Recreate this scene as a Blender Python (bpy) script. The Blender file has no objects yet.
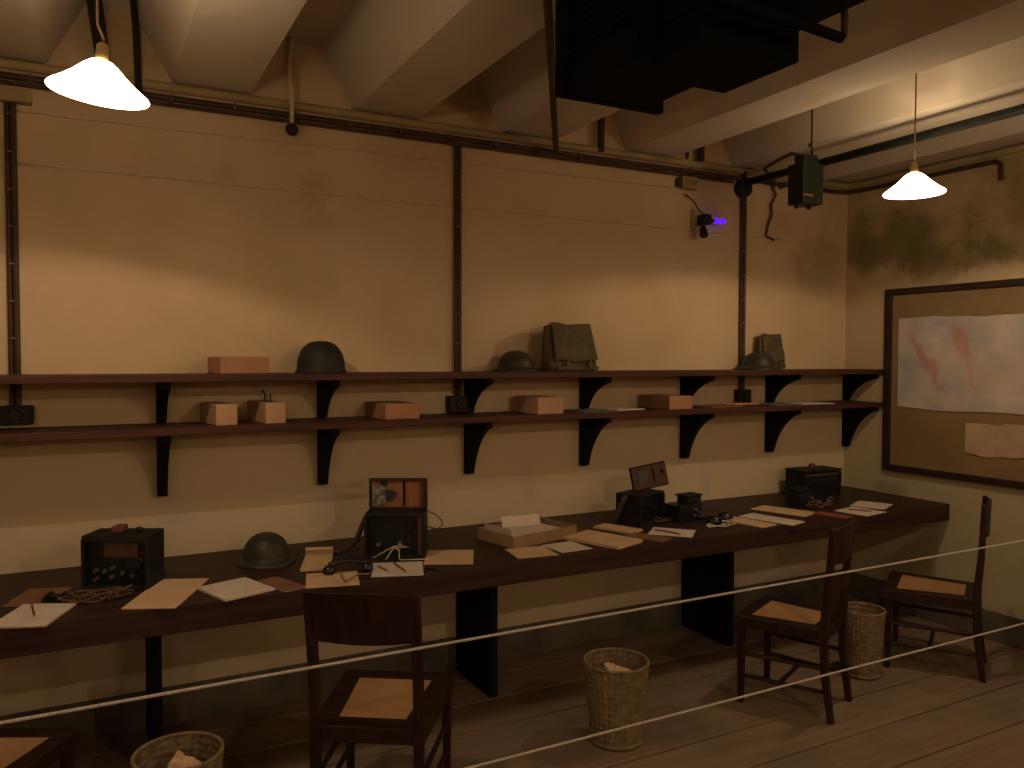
import bpy, bmesh, math, random
from mathutils import Vector, Matrix
random.seed(7)
C = bpy.context.scene.collection
PI = math.pi

# ------------------------------------------------------------------ camera
YAW, PITCH, ROLL, FPX, CD, CH = 0.484, -0.0326, 0.0016, 799.92, 3.7917, 1.62
cy, sy = math.cos(YAW), math.sin(YAW); cp, sp = math.cos(PITCH), math.sin(PITCH)
F_ = Vector((sy*cp, cy*cp, sp)); R0 = Vector((cy, -sy, 0)); U0 = R0.cross(F_)
R_ = math.cos(ROLL)*R0 + math.sin(ROLL)*U0; U_ = -math.sin(ROLL)*R0 + math.cos(ROLL)*U0
O_ = Vector((0, -CD, CH))
cam_data = bpy.data.cameras.new('camera'); cam = bpy.data.objects.new('camera', cam_data); C.objects.link(cam)
cam_data.sensor_width = 36; cam_data.lens = FPX/1024*36; cam_data.clip_start = 0.05
M = Matrix((R_, U_, -F_)).transposed().to_4x4(); M.translation = O_; cam.matrix_world = M
bpy.context.scene.camera = cam

def on(px, py, ax, val):
    """the point of the plane (axis ax = val) measured at a pixel of the survey photograph"""
    d = F_ + R_*((px-512)/FPX) - U_*((py-384)/FPX)
    return O_ + d*((val-O_[ax])/d[ax])

XR = 4.572      # right wall
ZD = 0.745      # desk top
ZS1, ZS2, DS = 1.55, 1.3347, 0.3066   # shelves
ZC = 2.805       # beam soffit

# ------------------------------------------------------------------ materials
def mat(name, col, rough=.8, var=None, scale=6, stretch=(1,1,1), detail=6, var_lo=.35, var_hi=.65,
        bump=0, bump_scale=40, metal=0, spec=.3, obj_coords=True, var2=None, scale2=2, lo2=.5, hi2=.7):
    m = bpy.data.materials.new(name); m.use_nodes = True
    nt = m.node_tree; N = nt.nodes; L = nt.links
    b = N['Principled BSDF']; b.inputs['Roughness'].default_value = rough; b.inputs['Metallic'].default_value = metal
    b.inputs['Specular IOR Level'].default_value = spec
    b.inputs['Base Color'].default_value = (*col, 1)
    tc = N.new('ShaderNodeTexCoord'); mp = N.new('ShaderNodeMapping'); mp.inputs['Scale'].default_value = stretch
    L.new(tc.outputs['Object'], mp.inputs['Vector'])
    src = None
    if var:
        n = N.new('ShaderNodeTexNoise'); n.inputs['Scale'].default_value = scale; n.inputs['Detail'].default_value = detail
        L.new(mp.outputs['Vector'], n.inputs['Vector'])
        r = N.new('ShaderNodeMapRange'); r.inputs['From Min'].default_value = var_lo; r.inputs['From Max'].default_value = var_hi
        L.new(n.outputs['Fac'], r.inputs['Value'])
        mx = N.new('ShaderNodeMix'); mx.data_type = 'RGBA'
        mx.inputs['A'].default_value = (*col, 1); mx.inputs['B'].default_value = (*var, 1)
        L.new(r.outputs['Result'], mx.inputs['Factor']); src = mx.outputs['Result']
        if var2:
            n2 = N.new('ShaderNodeTexNoise'); n2.inputs['Scale'].default_value = scale2; n2.inputs['Detail'].default_value = 8
            n2.inputs['Roughness'].default_value = .65
            L.new(tc.outputs['Object'], n2.inputs['Vector'])
            r2 = N.new('ShaderNodeMapRange'); r2.inputs['From Min'].default_value = lo2; r2.inputs['From Max'].default_value = hi2
            L.new(n2.outputs['Fac'], r2.inputs['Value'])
            m2 = N.new('ShaderNodeMix'); m2.data_type = 'RGBA'; m2.inputs['B'].default_value = (*var2, 1)
            L.new(src, m2.inputs['A']); L.new(r2.outputs['Result'], m2.inputs['Factor']); src = m2.outputs['Result']
        L.new(src, b.inputs['Base Color'])
    if bump:
        n3 = N.new('ShaderNodeTexNoise'); n3.inputs['Scale'].default_value = bump_scale; n3.inputs['Detail'].default_value = 5
        L.new(mp.outputs['Vector'], n3.inputs['Vector'])
        bp = N.new('ShaderNodeBump'); bp.inputs['Strength'].default_value = bump; bp.inputs['Distance'].default_value = .01
        L.new(n3.outputs['Fac'], bp.inputs['Height']); L.new(bp.outputs['Normal'], b.inputs['Normal'])
    return m

def wall_mat(name, col, var, damp, stains, lowtint):
    m = mat(name, col, .9, var, 1.6, bump=.25, bump_scale=14, var2=damp, scale2=1.3, lo2=.58, hi2=.80, spec=.1)
    nt = m.node_tree; N = nt.nodes; L = nt.links; b = N['Principled BSDF']
    src = b.inputs['Base Color'].links[0].from_socket
    tc = N.new('ShaderNodeTexCoord'); sp = N.new('ShaderNodeSeparateXYZ'); L.new(tc.outputs['Object'], sp.inputs[0])
    def layer(src, fac, c):
        mx = N.new('ShaderNodeMix'); mx.data_type = 'RGBA'; mx.inputs['B'].default_value = (*c, 1)
        L.new(src, mx.inputs['A']); L.new(fac, mx.inputs['Factor']); return mx.outputs['Result']
    # greener tint, stronger towards the bottom of the wall
    r = N.new('ShaderNodeMapRange'); r.inputs['From Min'].default_value = 1.55; r.inputs['From Max'].default_value = .75
    r.inputs['To Max'].default_value = .85; L.new(sp.outputs['Z'], r.inputs['Value']); src = layer(src, r.outputs['Result'], lowtint)
    # blotches of mould, each at its own place (y, z, radius y, radius z) or (x, z, ...)
    nz = N.new('ShaderNodeTexNoise'); nz.inputs['Scale'].default_value = 5; nz.inputs['Detail'].default_value = 8; nz.inputs['Roughness'].default_value = .65
    L.new(tc.outputs['Object'], nz.inputs['Vector'])
    for (c, rad, colr, amt) in stains:
        mp = N.new('ShaderNodeMapping'); mp.vector_type = 'TEXTURE'; mp.inputs['Location'].default_value = c; mp.inputs['Scale'].default_value = rad
        L.new(tc.outputs['Object'], mp.inputs['Vector'])
        ln = N.new('ShaderNodeVectorMath'); ln.operation = 'LENGTH'; L.new(mp.outputs[0], ln.inputs[0])
        ad = N.new('ShaderNodeMath'); ad.operation = 'MULTIPLY_ADD'; ad.inputs[1].default_value = 2.6; ad.inputs[2].default_value = -1.3
        L.new(nz.outputs['Fac'], ad.inputs[0])
        a2 = N.new('ShaderNodeMath'); a2.operation = 'ADD'; L.new(ad.outputs[0], a2.inputs[0]); L.new(ln.outputs['Value'], a2.inputs[1])
        r = N.new('ShaderNodeMapRange'); r.inputs['From Min'].default_value = 1.15; r.inputs['From Max'].default_value = .45
        r.inputs['To Min'].default_value = 0; r.inputs['To Max'].default_value = amt; L.new(a2.outputs[0], r.inputs['Value'])
        src = layer(src, r.outputs['Result'], colr)
    L.new(src, b.inputs['Base Color']); return m
DK = (.17,.15,.06); GY = (.34,.34,.33)
plaster = wall_mat('plaster', (.58,.44,.285), (.50,.37,.22), (.45,.35,.21),
    [((.94,0,2.42),(.10,.2,.10),(.30,.22,.11),.28), ((.98,0,2.27),(.09,.2,.06),(.33,.25,.13),.28), ((.55,0,2.44),(.05,.2,.06),(.30,.22,.11),.25),
     ((1.02,0,.93),(.10,.2,.12),GY,.28), ((.30,0,.95),(.09,.2,.12),GY,.28), ((1.05,0,1.10),(.05,.2,.05),GY,.28), ((2.1,0,.92),(.05,.2,.10),GY,.28), ((3.35,0,.86),(.06,.2,.16),GY,.28),
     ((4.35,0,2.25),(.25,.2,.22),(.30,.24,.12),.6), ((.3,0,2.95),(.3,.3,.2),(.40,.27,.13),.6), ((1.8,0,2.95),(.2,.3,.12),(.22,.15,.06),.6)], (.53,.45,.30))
plaster_damp = wall_mat('damp_plaster', (.52,.40,.25), (.42,.34,.19), (.33,.28,.14),
    [((XR,-.40,2.36),(.3,.42,.20),DK,.8), ((XR,-.62,2.22),(.3,.22,.16),DK,.7), ((XR,-1.02,2.24),(.3,.17,.10),DK,.75), ((XR,-1.3,2.55),(.3,.4,.25),(.22,.17,.07),.7),
     ((XR,-.10,2.35),(.3,.15,.18),DK,.5), ((XR,-.35,.78),(.3,.12,.06),DK,.5)], (.41,.37,.235))
band = mat('grey_painted_band', (.075,.066,.050), .85, (.13,.115,.085), 5, bump=.2)
concrete = mat('painted_concrete', (.60,.53,.44), .92, (.52,.45,.35), 2.2, stretch=(1,.35,1), bump=.25, bump_scale=20, var2=(.42,.33,.22), scale2=1.6, lo2=.55, hi2=.8, spec=.1)
oak = mat('dark_desk_wood', (.048,.023,.017), .5, (.025,.013,.010), 7, stretch=(.25,6,6), spec=.22)
shelfwood = mat('red_brown_shelf_wood', (.080,.030,.020), .55, (.045,.017,.012), 7, stretch=(.3,6,6), spec=.2)
blackwood = mat('black_painted_wood', (.006,.006,.006), .7, (.012,.010,.008), 5, spec=.08)
chairwood = mat('chair_wood', (.032,.014,.011), .5, (.018,.008,.006), 9, stretch=(5,5,.6), spec=.25)
ironpipe = mat('brown_conduit', (.040,.020,.014), .6, (.075,.036,.022), 9, spec=.3)
creampipe = mat('cream_pipe', (.38,.29,.15), .6, (.27,.20,.10), 5, spec=.2)
blackmetal = mat('black_metal', (.010,.011,.009), .55, (.022,.022,.016), 6, spec=.2)
unitmetal = mat('black_unit_metal', (.0045,.005,.004), .75, (.007,.007,.005), 3, spec=.05)
greenmetal = mat('dark_green_metal', (.011,.014,.010), .5, (.014,.018,.013), 6, spec=.3)
brass = mat('dull_brass', (.40,.27,.10), .4, (.25,.16,.06), 20, metal=.8)
steel = mat('dull_steel', (.35,.33,.30), .4, (.22,.21,.19), 20, metal=.8)
whitewire = mat('pale_wire', (.60,.50,.32), .7, (.48,.40,.25), 20)
darkwire = mat('brown_cloth_wire', (.13,.07,.038), .8, (.08,.045,.028), 40)
tanwire = mat('tan_cloth_wire', (.25,.15,.08), .8, (.16,.09,.05), 40)
clipm = mat('pale_clip', (.22,.17,.12), .6, (.12,.09,.06), 20)
ropem = mat('white_rope', (.50,.45,.40), .85, (.38,.34,.29), 60, stretch=(3,1,1))
paperw = mat('white_paper', (.60,.51,.42), .9, (.54,.46,.37), 8, spec=.1)
paperc = mat('cream_paper', (.58,.40,.24), .9, (.52,.35,.20), 7, spec=.1)
kraft = mat('kraft_paper', (.38,.20,.11), .85, (.32,.16,.085), 7, spec=.15, bump=.1, bump_scale=20)
brownc = mat('brown_cover', (.22,.11,.05), .8, (.17,.08,.04), 9)
redc = mat('red_brown_cover', (.26,.07,.035), .8, (.20,.05,.03), 9)
redp = mat('red_pencil_paint', (.20,.035,.020), .5)
blackp = mat('black_pencil_paint', (.012,.010,.009), .4)
helmetg = mat('olive_helmet_paint', (.034,.033,.020), .5, (.024,.023,.014), 12, bump=.15, bump_scale=120, spec=.35)
canvasm = mat('khaki_canvas', (.125,.098,.05), .95, (.08,.062,.032), 14, bump=.4, bump_scale=60, spec=.05)
orangewood = mat('varnished_lid_wood', (.30,.13,.045), .5, (.20,.08,.03), 6, stretch=(4,1,1), spec=.3)
redwood = mat('red_lid_wood', (.085,.032,.022), .6, (.055,.022,.016), 8)
darkred = mat('dark_red_leather', (.16,.045,.035), .6)
bakelite = mat('black_bakelite', (.009,.009,.010), .35, spec=.5)
paleprint = mat('grey_printed_card', (.24,.22,.18), .8, (.10,.10,.09), 45, var_lo=.45, var_hi=.55)
navy = mat('navy_cloth', (.03,.032,.045), .8)
basketm = mat('woven_cane_basket', (.23,.165,.095), .8, (.14,.10,.05), 30, bump=.6, bump_scale=60)
board_m = mat('brown_pinboard', (.25,.17,.085), .9, (.21,.14,.065), 3, spec=.1, bump=.1, bump_scale=90)
framem = mat('dark_frame_wood', (.035,.016,.012), .5, (.02,.010,.008), 8)
brownlabel = mat('worn_brown_label', (.13,.070,.040), .7, (.08,.045,.03), 20)

def cane_mat():
    m = mat('seat_cane', (.40,.225,.10), .6, (.32,.17,.07), 5)
    nt = m.node_tree; N = nt.nodes; L = nt.links
    tc = N.new('ShaderNodeTexCoord'); w = N.new('ShaderNodeTexChecker'); w.inputs['Scale'].default_value = 120
    L.new(tc.outputs['Object'], w.inputs['Vector'])
    bp = N.new('ShaderNodeBump'); bp.inputs['Strength'].default_value = .4; bp.inputs['Distance'].default_value = .003
    L.new(w.outputs['Fac'], bp.inputs['Height']); L.new(bp.outputs['Normal'], N['Principled BSDF'].inputs['Normal'])
    return m
cane = cane_mat()

def floor_mat():
    m = bpy.data.materials.new('floor_boards'); m.use_nodes = True
    nt = m.node_tree; N = nt.nodes; L = nt.links; b = N['Principled BSDF']
    b.inputs['Roughness'].default_value = .72; b.inputs['Specular IOR Level'].default_value = .18
    tc = N.new('ShaderNodeTexCoord'); mp = N.new('ShaderNodeMapping'); mp.inputs['Scale'].default_value = (.5, 9, 1)
    L.new(tc.outputs['Object'], mp.inputs['Vector'])
    n = N.new('ShaderNodeTexNoise'); n.inputs['Scale'].default_value = 3; n.inputs['Detail'].default_value = 8
    L.new(mp.outputs['Vector'], n.inputs['Vector'])
    geo = N.new('ShaderNodeNewGeometry')
    cr = N.new('ShaderNodeValToRGB'); cr.color_ramp.elements[0].position = .3; cr.color_ramp.elements[0].color = (.19,.13,.082,1)
    cr.color_ramp.elements[1].position = .7; cr.color_ramp.elements[1].color = (.26,.185,.118,1)
    L.new(n.outputs['Fac'], cr.inputs['Fac'])
    hv = N.new('ShaderNodeHueSaturation'); mr = N.new('ShaderNodeMapRange')
    mr.inputs['To Min'].default_value = .85; mr.inputs['To Max'].default_value = 1.08
    L.new(geo.outputs['Random Per Island'], mr.inputs['Value']); L.new(mr.outputs['Result'], hv.inputs['Value'])
    L.new(cr.outputs['Color'], hv.inputs['Color'])
    n2 = N.new('ShaderNodeTexNoise'); n2.inputs['Scale'].default_value = 2.3; n2.inputs['Detail'].default_value = 7
    L.new(tc.outputs['Object'], n2.inputs['Vector'])
    r2 = N.new('ShaderNodeMapRange'); r2.inputs['From Min'].default_value = .5; r2.inputs['From Max'].default_value = .75
    L.new(n2.outputs['Fac'], r2.inputs['Value'])
    mx = N.new('ShaderNodeMix'); mx.data_type = 'RGBA'; mx.inputs['B'].default_value = (.15,.12,.085,1)
    L.new(hv.outputs['Color'], mx.inputs['A']); L.new(r2.outputs['Result'], mx.inputs['Factor'])
    L.new(mx.outputs['Result'], b.inputs['Base Color'])
    return m

def emit(name, col, s):
    m = bpy.data.materials.new(name); m.use_nodes = True; nt = m.node_tree; nt.nodes.clear()
    e = nt.nodes.new('ShaderNodeEmission'); e.inputs['Color'].default_value = (*col, 1); e.inputs['Strength'].default_value = s
    o = nt.nodes.new('ShaderNodeOutputMaterial'); nt.links.new(e.outputs[0], o.inputs[0]); return m

# ------------------------------------------------------------------ mesh builder
class MB:
    def __init__(s): s.bm = bmesh.new()
    def box(s, x0, x1, y0, y1, z0, z1, T=None):
        co = [(x0,y0,z0),(x1,y0,z0),(x1,y1,z0),(x0,y1,z0),(x0,y0,z1),(x1,y0,z1),(x1,y1,z1),(x0,y1,z1)]
        v = [s.bm.verts.new(T @ Vector(c) if T else c) for c in co]
        for f in ((0,3,2,1),(4,5,6,7),(0,1,5,4),(1,2,6,5),(2,3,7,6),(3,0,4,7)): s.bm.faces.new([v[i] for i in f])
        return s
    def hexa(s, lo, hi):
        v = [s.bm.verts.new(c) for c in list(lo)+list(hi)]
        for f in ((0,3,2,1),(4,5,6,7),(0,1,5,4),(1,2,6,5),(2,3,7,6),(3,0,4,7)): s.bm.faces.new([v[i] for i in f])
        return s
    def tube(s, pts, r, n=10, cap=True):
        pts = [Vector(p) for p in pts]; rs = r if isinstance(r, (list, tuple)) else [r]*len(pts)
        rings = []; up = None
        for i, p in enumerate(pts):
            if i == 0: d = pts[1]-p
            elif i == len(pts)-1: d = p-pts[i-1]
            else: d = (pts[i+1]-p).normalized() + (p-pts[i-1]).normalized()
            d.normalize()
            if up is None:
                up = Vector((0,0,1)) if abs(d.z) < .9 else Vector((1,0,0))
            a = d.cross(up)
            if a.length < 1e-5: a = d.cross(Vector((0,1,0)))
            a.normalize(); b = a.cross(d).normalized(); up = b
            rings.append([s.bm.verts.new(p + (a*math.cos(2*PI*k/n) + b*math.sin(2*PI*k/n))*rs[i]) for k in range(n)])
        for A, B in zip(rings, rings[1:]):
            for k in range(n): s.bm.faces.new((A[k], A[(k+1)%n], B[(k+1)%n], B[k]))
        if cap:
            s.bm.faces.new(rings[0][::-1]); s.bm.faces.new(rings[-1])
        return s
    def lathe(s, prof, n=40, c=(0,0,0), sx=1, sy=1, T=None):
        rings = []
        for r, z in prof:
            if r < 1e-6: 
                p = Vector((c[0], c[1], c[2]+z)); rings.append([s.bm.verts.new(T @ p if T else p)])
            else:
                ring = []
                for k in range(n):
                    p = Vector((c[0]+sx*r*math.cos(2*PI*k/n), c[1]+sy*r*math.sin(2*PI*k/n), c[2]+z))
                    ring.append(s.bm.verts.new(T @ p if T else p))
                rings.append(ring)
        for A, B in zip(rings, rings[1:]):
            for k in range(n):
                if len(A) == 1 and len(B) == 1: continue
                if len(A) == 1: s.bm.faces.new((A[0], B[(k+1)%n], B[k]))
                elif len(B) == 1: s.bm.faces.new((A[k], A[(k+1)%n], B[0]))
                else: s.bm.faces.new((A[k], A[(k+1)%n], B[(k+1)%n], B[k]))
        return s
    def prism(s, prof, fn0, fn1):
        """prof: 2-D outline; fn0/fn1 turn (a,b) into a 3-D point of each end"""
        A = [s.bm.verts.new(fn0(*p)) for p in prof]; B = [s.bm.verts.new(fn1(*p)) for p in prof]
        s.bm.faces.new(A); s.bm.faces.new(B[::-1])
        for i in range(len(A)): s.bm.faces.new((A[i], B[i], B[(i+1)%len(A)], A[(i+1)%len(A)]))
        return s
    def grid(s, fn, nu, nv, th=None):
        """sheet of fn(u,v); closed into a thin solid when th is a vector"""
        G = [[s.bm.verts.new(fn(i/nu, j/nv)) for j in range(nv+1)] for i in range(nu+1)]
        for i in range(nu):
            for j in range(nv): s.bm.faces.new((G[i][j], G[i+1][j], G[i+1][j+1], G[i][j+1]))
        if th is not None:
            th = Vector(th)
            H = [[s.bm.verts.new(Vector(fn(i/nu, j/nv)) - th) for j in range(nv+1)] for i in range(nu+1)]
            for i in range(nu):
                for j in range(nv): s.bm.faces.new((H[i][j], H[i][j+1], H[i+1][j+1], H[i+1][j]))
            for i in range(nu):
                s.bm.faces.new((G[i][0], H[i][0], H[i+1][0], G[i+1][0])); s.bm.faces.new((G[i][nv], G[i+1][nv], H[i+1][nv], H[i][nv]))
            for j in range(nv):
                s.bm.faces.new((G[0][j], G[0][j+1], H[0][j+1], H[0][j])); s.bm.faces.new((G[nu][j], H[nu][j], H[nu][j+1], G[nu][j+1]))
        return s
    def build(s, name, m, parent=None, smooth=False, bevel=0, seg=2, loc=None, rot=None):
        bmesh.ops.recalc_face_normals(s.bm, faces=s.bm.faces)
        me = bpy.data.meshes.new(name); s.bm.to_mesh(me); s.bm.free(); me.materials.append(m)
        if smooth:
            for p in me.polygons: p.use_smooth = True
        o = bpy.data.objects.new(name, me); C.objects.link(o); o.parent = parent
        if loc is not None: o.location = loc
        if rot is not None: o.rotation_euler = rot
        if bevel:
            b = o.modifiers.new('bevel', 'BEVEL'); b.width = bevel; b.segments = seg; b.limit_method = 'ANGLE'; b.angle_limit = .7
        return o
def thing(name, label, cat, loc=(0,0,0), rz=0, group=None):
    o = bpy.data.objects.new(name, None); C.objects.link(o); o.empty_display_size = .05
    o.location = loc; o.rotation_euler = (0,0,rz); return tag(o, label, cat, group)
def tag(o, label, cat, group=None):
    o['label'] = label; o['category'] = cat
    if group: o['group'] = group
    return o
def struct(o): o['kind'] = 'structure'; return o

# ------------------------------------------------------------------ the room
X0, YF, ZT = -2.4, -6.2, 3.08
struct(MB().box(X0-.15, XR+.15, 0, .15, 0, 3.3).build('wall_back', plaster))
struct(MB().box(XR, XR+.15, YF, 0, 0, 3.3).build('wall_right', plaster_damp))
struct(MB().box(X0-.15, X0, YF, 0, 0, 3.3).build('wall_left', plaster))
struct(MB().box(X0-.15, XR+.15, YF-.15, YF, 0, 3.3).build('wall_front', plaster))
# ceiling: precast beams with sloping sides running towards the long wall
g0 = [.65+.8*k for k in range(-4, 6)]
prof = [(X0, 3.3), (X0, ZC)]
for g in g0:
    if g < X0 or g+.48 > XR+.3: continue
    prof += [(g, ZC), (g+.15, ZT), (g+.33, ZT), (g+.48, ZC)]
prof = [p for p in prof if p[0] < XR]
prof += [(XR, ZC), (XR, 3.3)]
struct(MB().prism(prof, lambda a, b: (a, 0, b), lambda a, b: (a, YF, b)).build('ceiling', concrete))
# floor boards (seams run along the wall)
mb = MB(); y = 0.098; rnd = random.Random(3)
while y > YF:
    y1 = y-.262
    xs = [X0]; x = X0 + rnd.uniform(2.5, 6)
    while x < XR-.5: xs.append(x); x += rnd.uniform(4, 6)
    xs.append(XR)
    for a, b in zip(xs, xs[1:]):
        mb.box(a+.0015, b-.0015, max(y1, YF)+.006, min(y, 0)-.006 if y < 0 else 0, -.03, 0)
    y = y1
fl = mb.build('floor', floor_mat()); struct(fl)
struct(MB().box(X0, XR, YF, 0, -.08, -.03).build('floor_base', blackwood))
struct(MB().box(X0, XR, -.012, 0, 0, .168).build('baseboard_back', band, bevel=.003))
struct(MB().box(XR-.012, XR, YF, -.012, 0, .168).build('baseboard_right', band, bevel=.003))

# ------------------------------------------------------------------ desk
desk = thing('desk', 'long dark brown wooden wall desk running under both shelves', 'desk', (1.1, -.39, 0))
def rel(o, x=0, y=0, z=0): return (x-o.location.x, y-o.location.y, z-o.location.z)
ox, oy, _ = rel(desk)
MB().box(X0+.002+ox, XR-.001+ox, -.775+oy, -.001+oy, ZD-.0985, ZD).build('worktop', oak, desk, bevel=.004)
for x in (-1.33, .190, 1.660, 3.150):
    MB().box(x+ox, x+.038+ox, -.42+oy, -.0125+oy, 0, ZD-.0985).build('support_panel', blackwood, desk, bevel=.002)

# ------------------------------------------------------------------ shelves and brackets
BX = [-.47] + [on(px, 460, 1, 0).x + .02 for px in (156.5, 317, 463.5, 578.5, 679, 764, 841)]
def bracket_prof(h):
    P = [(0,0), (-.262,0), (-.262,-.028), (-.235,-.034)]
    for k in range(1, 11):
        a = k/10*PI/2
        f = k/10; ca = (-.235 + .185*math.sin(a), -.034 - (h-.05)*(1-math.cos(a))); li = (-.235+.185*f, -.034-(h-.05)*f)
        P.append((ca[0]*.55+li[0]*.45, ca[1]*.55+li[1]*.45))
    P += [(-.048, -h+.008), (-.038, -h), (0, -h)]
    return P
def shelf(z, h, label):
    t = thing('wall_shelf', label, 'shelf', (1.1, -DS/2, z), group=None)
    MB().box(X0-1.1, XR-.001-1.1, -DS/2, DS/2-.001, -.031, 0).build('shelf_board', shelfwood, t, bevel=.003)
    for bx in BX:
        P = bracket_prof(h)
        MB().prism(P, lambda a, b: (bx-.02-1.1, a+DS/2-.002, b-.0315), lambda a, b: (bx+.02-1.1, a+DS/2-.002, b-.0315)).build('bracket', blackwood, t, bevel=.002)
shelf(ZS1, .180, 'upper long red-brown wall shelf on black brackets, carrying the helmets')
shelf(ZS2, .285, 'lower long red-brown wall shelf on black curved brackets, carrying most parcels')

# ------------------------------------------------------------------ pinboard, map, note
pb = thing('pinboard', 'large brown pinboard in a dark wooden frame on the right wall', 'pinboard', (XR, -1.0, .90))
yb0, yb1, zb0, zb1, fw = -1.95, -.325, .899, 2.064, .05
def fr(mb, y0, y1, z0, z1): mb.box(-.035, -.001, y0+1.0, y1+1.0, z0-.9, z1-.9)
mb = MB(); fr(mb, yb0, yb1, zb1-fw*.8, zb1); fr(mb, yb0, yb1, zb0, zb0+fw*.8)
fr(mb, yb0, yb0+fw, zb0+fw*.8, zb1-fw*.8); fr(mb, yb1-fw, yb1, zb0+fw*.8, zb1-fw*.8)
mb.build('frame', framem, pb, bevel=.004)
MB().box(-.018, -.001, yb0+fw+1, yb1-fw+1, zb0+.04-.9, zb1-.04-.9).build('board_panel', board_m, pb)

def map_mat():
    m = bpy.data.materials.new('faded_map_print'); m.use_nodes = True
    nt = m.node_tree; N = nt.nodes; L = nt.links; b = N['Principled BSDF']; b.inputs['Roughness'].default_value = .85
    tc = N.new('ShaderNodeTexCoord')
    n = N.new('ShaderNodeTexNoise'); n.inputs['Scale'].default_value = 5; n.inputs['Detail'].default_value = 7
    L.new(tc.outputs['Object'], n.inputs['Vector'])
    cr = N.new('ShaderNodeValToRGB'); e = cr.color_ramp.elements
    e[0].position = .36; e[0].color = (.36,.34,.33,1); e[1].position = .66; e[1].color = (.54,.46,.39,1)
    L.new(n.outputs['Fac'], cr.inputs['Fac']); src = cr.outputs['Color']
    # land masses: warped ellipses in map coordinates (y along the wall, z up, origin at the map's corner)
    warp = N.new('ShaderNodeTexNoise'); warp.inputs['Scale'].default_value = 9; warp.inputs['Detail'].default_value = 6
    L.new(tc.outputs['Object'], warp.inputs['Vector'])
    sub = N.new('ShaderNodeVectorMath'); sub.operation = 'SUBTRACT'; sub.inputs[1].default_value = (.5,.5,.5)
    L.new(warp.outputs['Color'], sub.inputs[0])
    sc = N.new('ShaderNodeVectorMath'); sc.operation = 'SCALE'; sc.inputs['Scale'].default_value = .16
    L.new(sub.outputs[0], sc.inputs[0])
    add = N.new('ShaderNodeVectorMath'); add.operation = 'ADD'
    L.new(tc.outputs['Object'], add.inputs[0]); L.new(sc.outputs[0], add.inputs[1])
    for (yy, zz, ang, ry, rz, col) in [(-.20,.30,-.95,.22,.035,(.42,.12,.10)), (-.42,.40,-1.2,.14,.045,(.48,.16,.09)),
                                       (-.62,.20,-.3,.16,.05,(.50,.40,.30)), (-.85,.35,.4,.15,.06,(.50,.38,.30)), (-.47,.20,-1.2,.12,.02,(.50,.26,.14))]:
        mp = N.new('ShaderNodeMapping'); mp.vector_type = 'TEXTURE'
        mp.inputs['Location'].default_value = (0, yy, zz); mp.inputs['Rotation'].default_value = (-ang, 0, 0)
        mp.inputs['Scale'].default_value = (1, ry, rz)
        L.new(add.outputs[0], mp.inputs['Vector'])
        ln = N.new('ShaderNodeVectorMath'); ln.operation = 'LENGTH'
        ml = N.new('ShaderNodeVectorMath'); ml.operation = 'MULTIPLY'; ml.inputs[1].default_value = (0,1,1)
        L.new(mp.outputs[0], ml.inputs[0]); L.new(ml.outputs[0], ln.inputs[0])
        r = N.new('ShaderNodeMapRange'); r.inputs['From Min'].default_value = .6; r.inputs['From Max'].default_value = 1.25
        r.inputs['To Min'].default_value = .55; r.inputs['To Max'].default_value = 0
        L.new(ln.outputs['Value'], r.inputs['Value'])
        mx = N.new('ShaderNodeMix'); mx.data_type = 'RGBA'; mx.inputs['B'].default_value = (*col, 1)
        L.new(r.outputs['Result'], mx.inputs['Factor']); L.new(src, mx.inputs['A']); src = mx.outputs['Result']
    L.new(src, b.inputs['Base Color']); return m
mapw, maph = 1.35, .56
def mapfn(u, v):
    yy = -mapw*u; top = maph + .006*math.sin(u*11) + .002*math.sin(u*41+1); bot = .006*math.sin(u*12+2) - .006*u
    return (-.004*math.sin(u*19)*v - .004, yy, bot + (top-bot)*v)
mp_ = MB().grid(mapfn, 48, 6, th=(-.0012, 0, 0)).build('wall_map', map_mat(), loc=(XR-.022, -.425, 1.311))
tag(mp_, 'wide faded map with red land masses pinned to the brown pinboard', 'map')
def notefn(u, v):
    top = .175 + .004*math.sin(u*9) + (.014 if u > .42 else 0); bot = -.010*math.sin(u*6) + .004*math.sin(u*19)
    return (-.003-.002*math.sin(u*12), -.5*u, bot + (top-bot)*v)
nt_ = MB().grid(notefn, 20, 4, th=(-.001, 0, 0)).build('paper_note', mat('old_note_paper', (.48,.34,.22), .9, (.40,.27,.17), 9), loc=(XR-.022, -.875, 1.066))
tag(nt_, 'small torn cream paper pinned below the wall map', 'paper')

# ------------------------------------------------------------------ pipes and conduits
p1 = MB()
p1.tube([(X0, -.03, 2.7785), (XR-.10, -.03, 2.7785), (XR-.045, -.045, 2.7785), (XR-.032, -.10, 2.7785), (XR-.032, -3.2, 2.7785)], .020, 12)
tag(p1.build('water_pipe', creampipe, smooth=False), 'cream painted pipe along the wall top just under the beams', 'pipe')
p2 = thing('conduit_run', 'dark brown conduit clipped right below the cream pipe along the wall', 'conduit', (1.1, -.02, 2.735))
MB().tube([(X0-1.1, 0, 0), (XR-.16-1.1, 0, 0), (XR-.06-1.1, -.03, 0), (XR-.03-1.1, -.10, 0), (XR-.03-1.1, -1.0, 0), (XR-.03-1.1, -1.03, -.02), (XR-.03-1.1, -1.035, -.11)], .014, 10).build('conduit_tube', ironpipe, p2, smooth=False)
MB().tube([(X0-1.1, 0, -.027), (2.42, 0, -.027)], .009, 8).build('conduit_tube', ironpipe, p2)
def repeat(first, spots):
    first.location = spots[0]
    for sp_ in spots[1:]:
        c = first.copy(); C.objects.link(c); c.location = sp_
clip0 = MB().box(-.003, .003, -.0175, .018, -.020, .016).build('clip', clipm, p2, bevel=.001)
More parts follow.
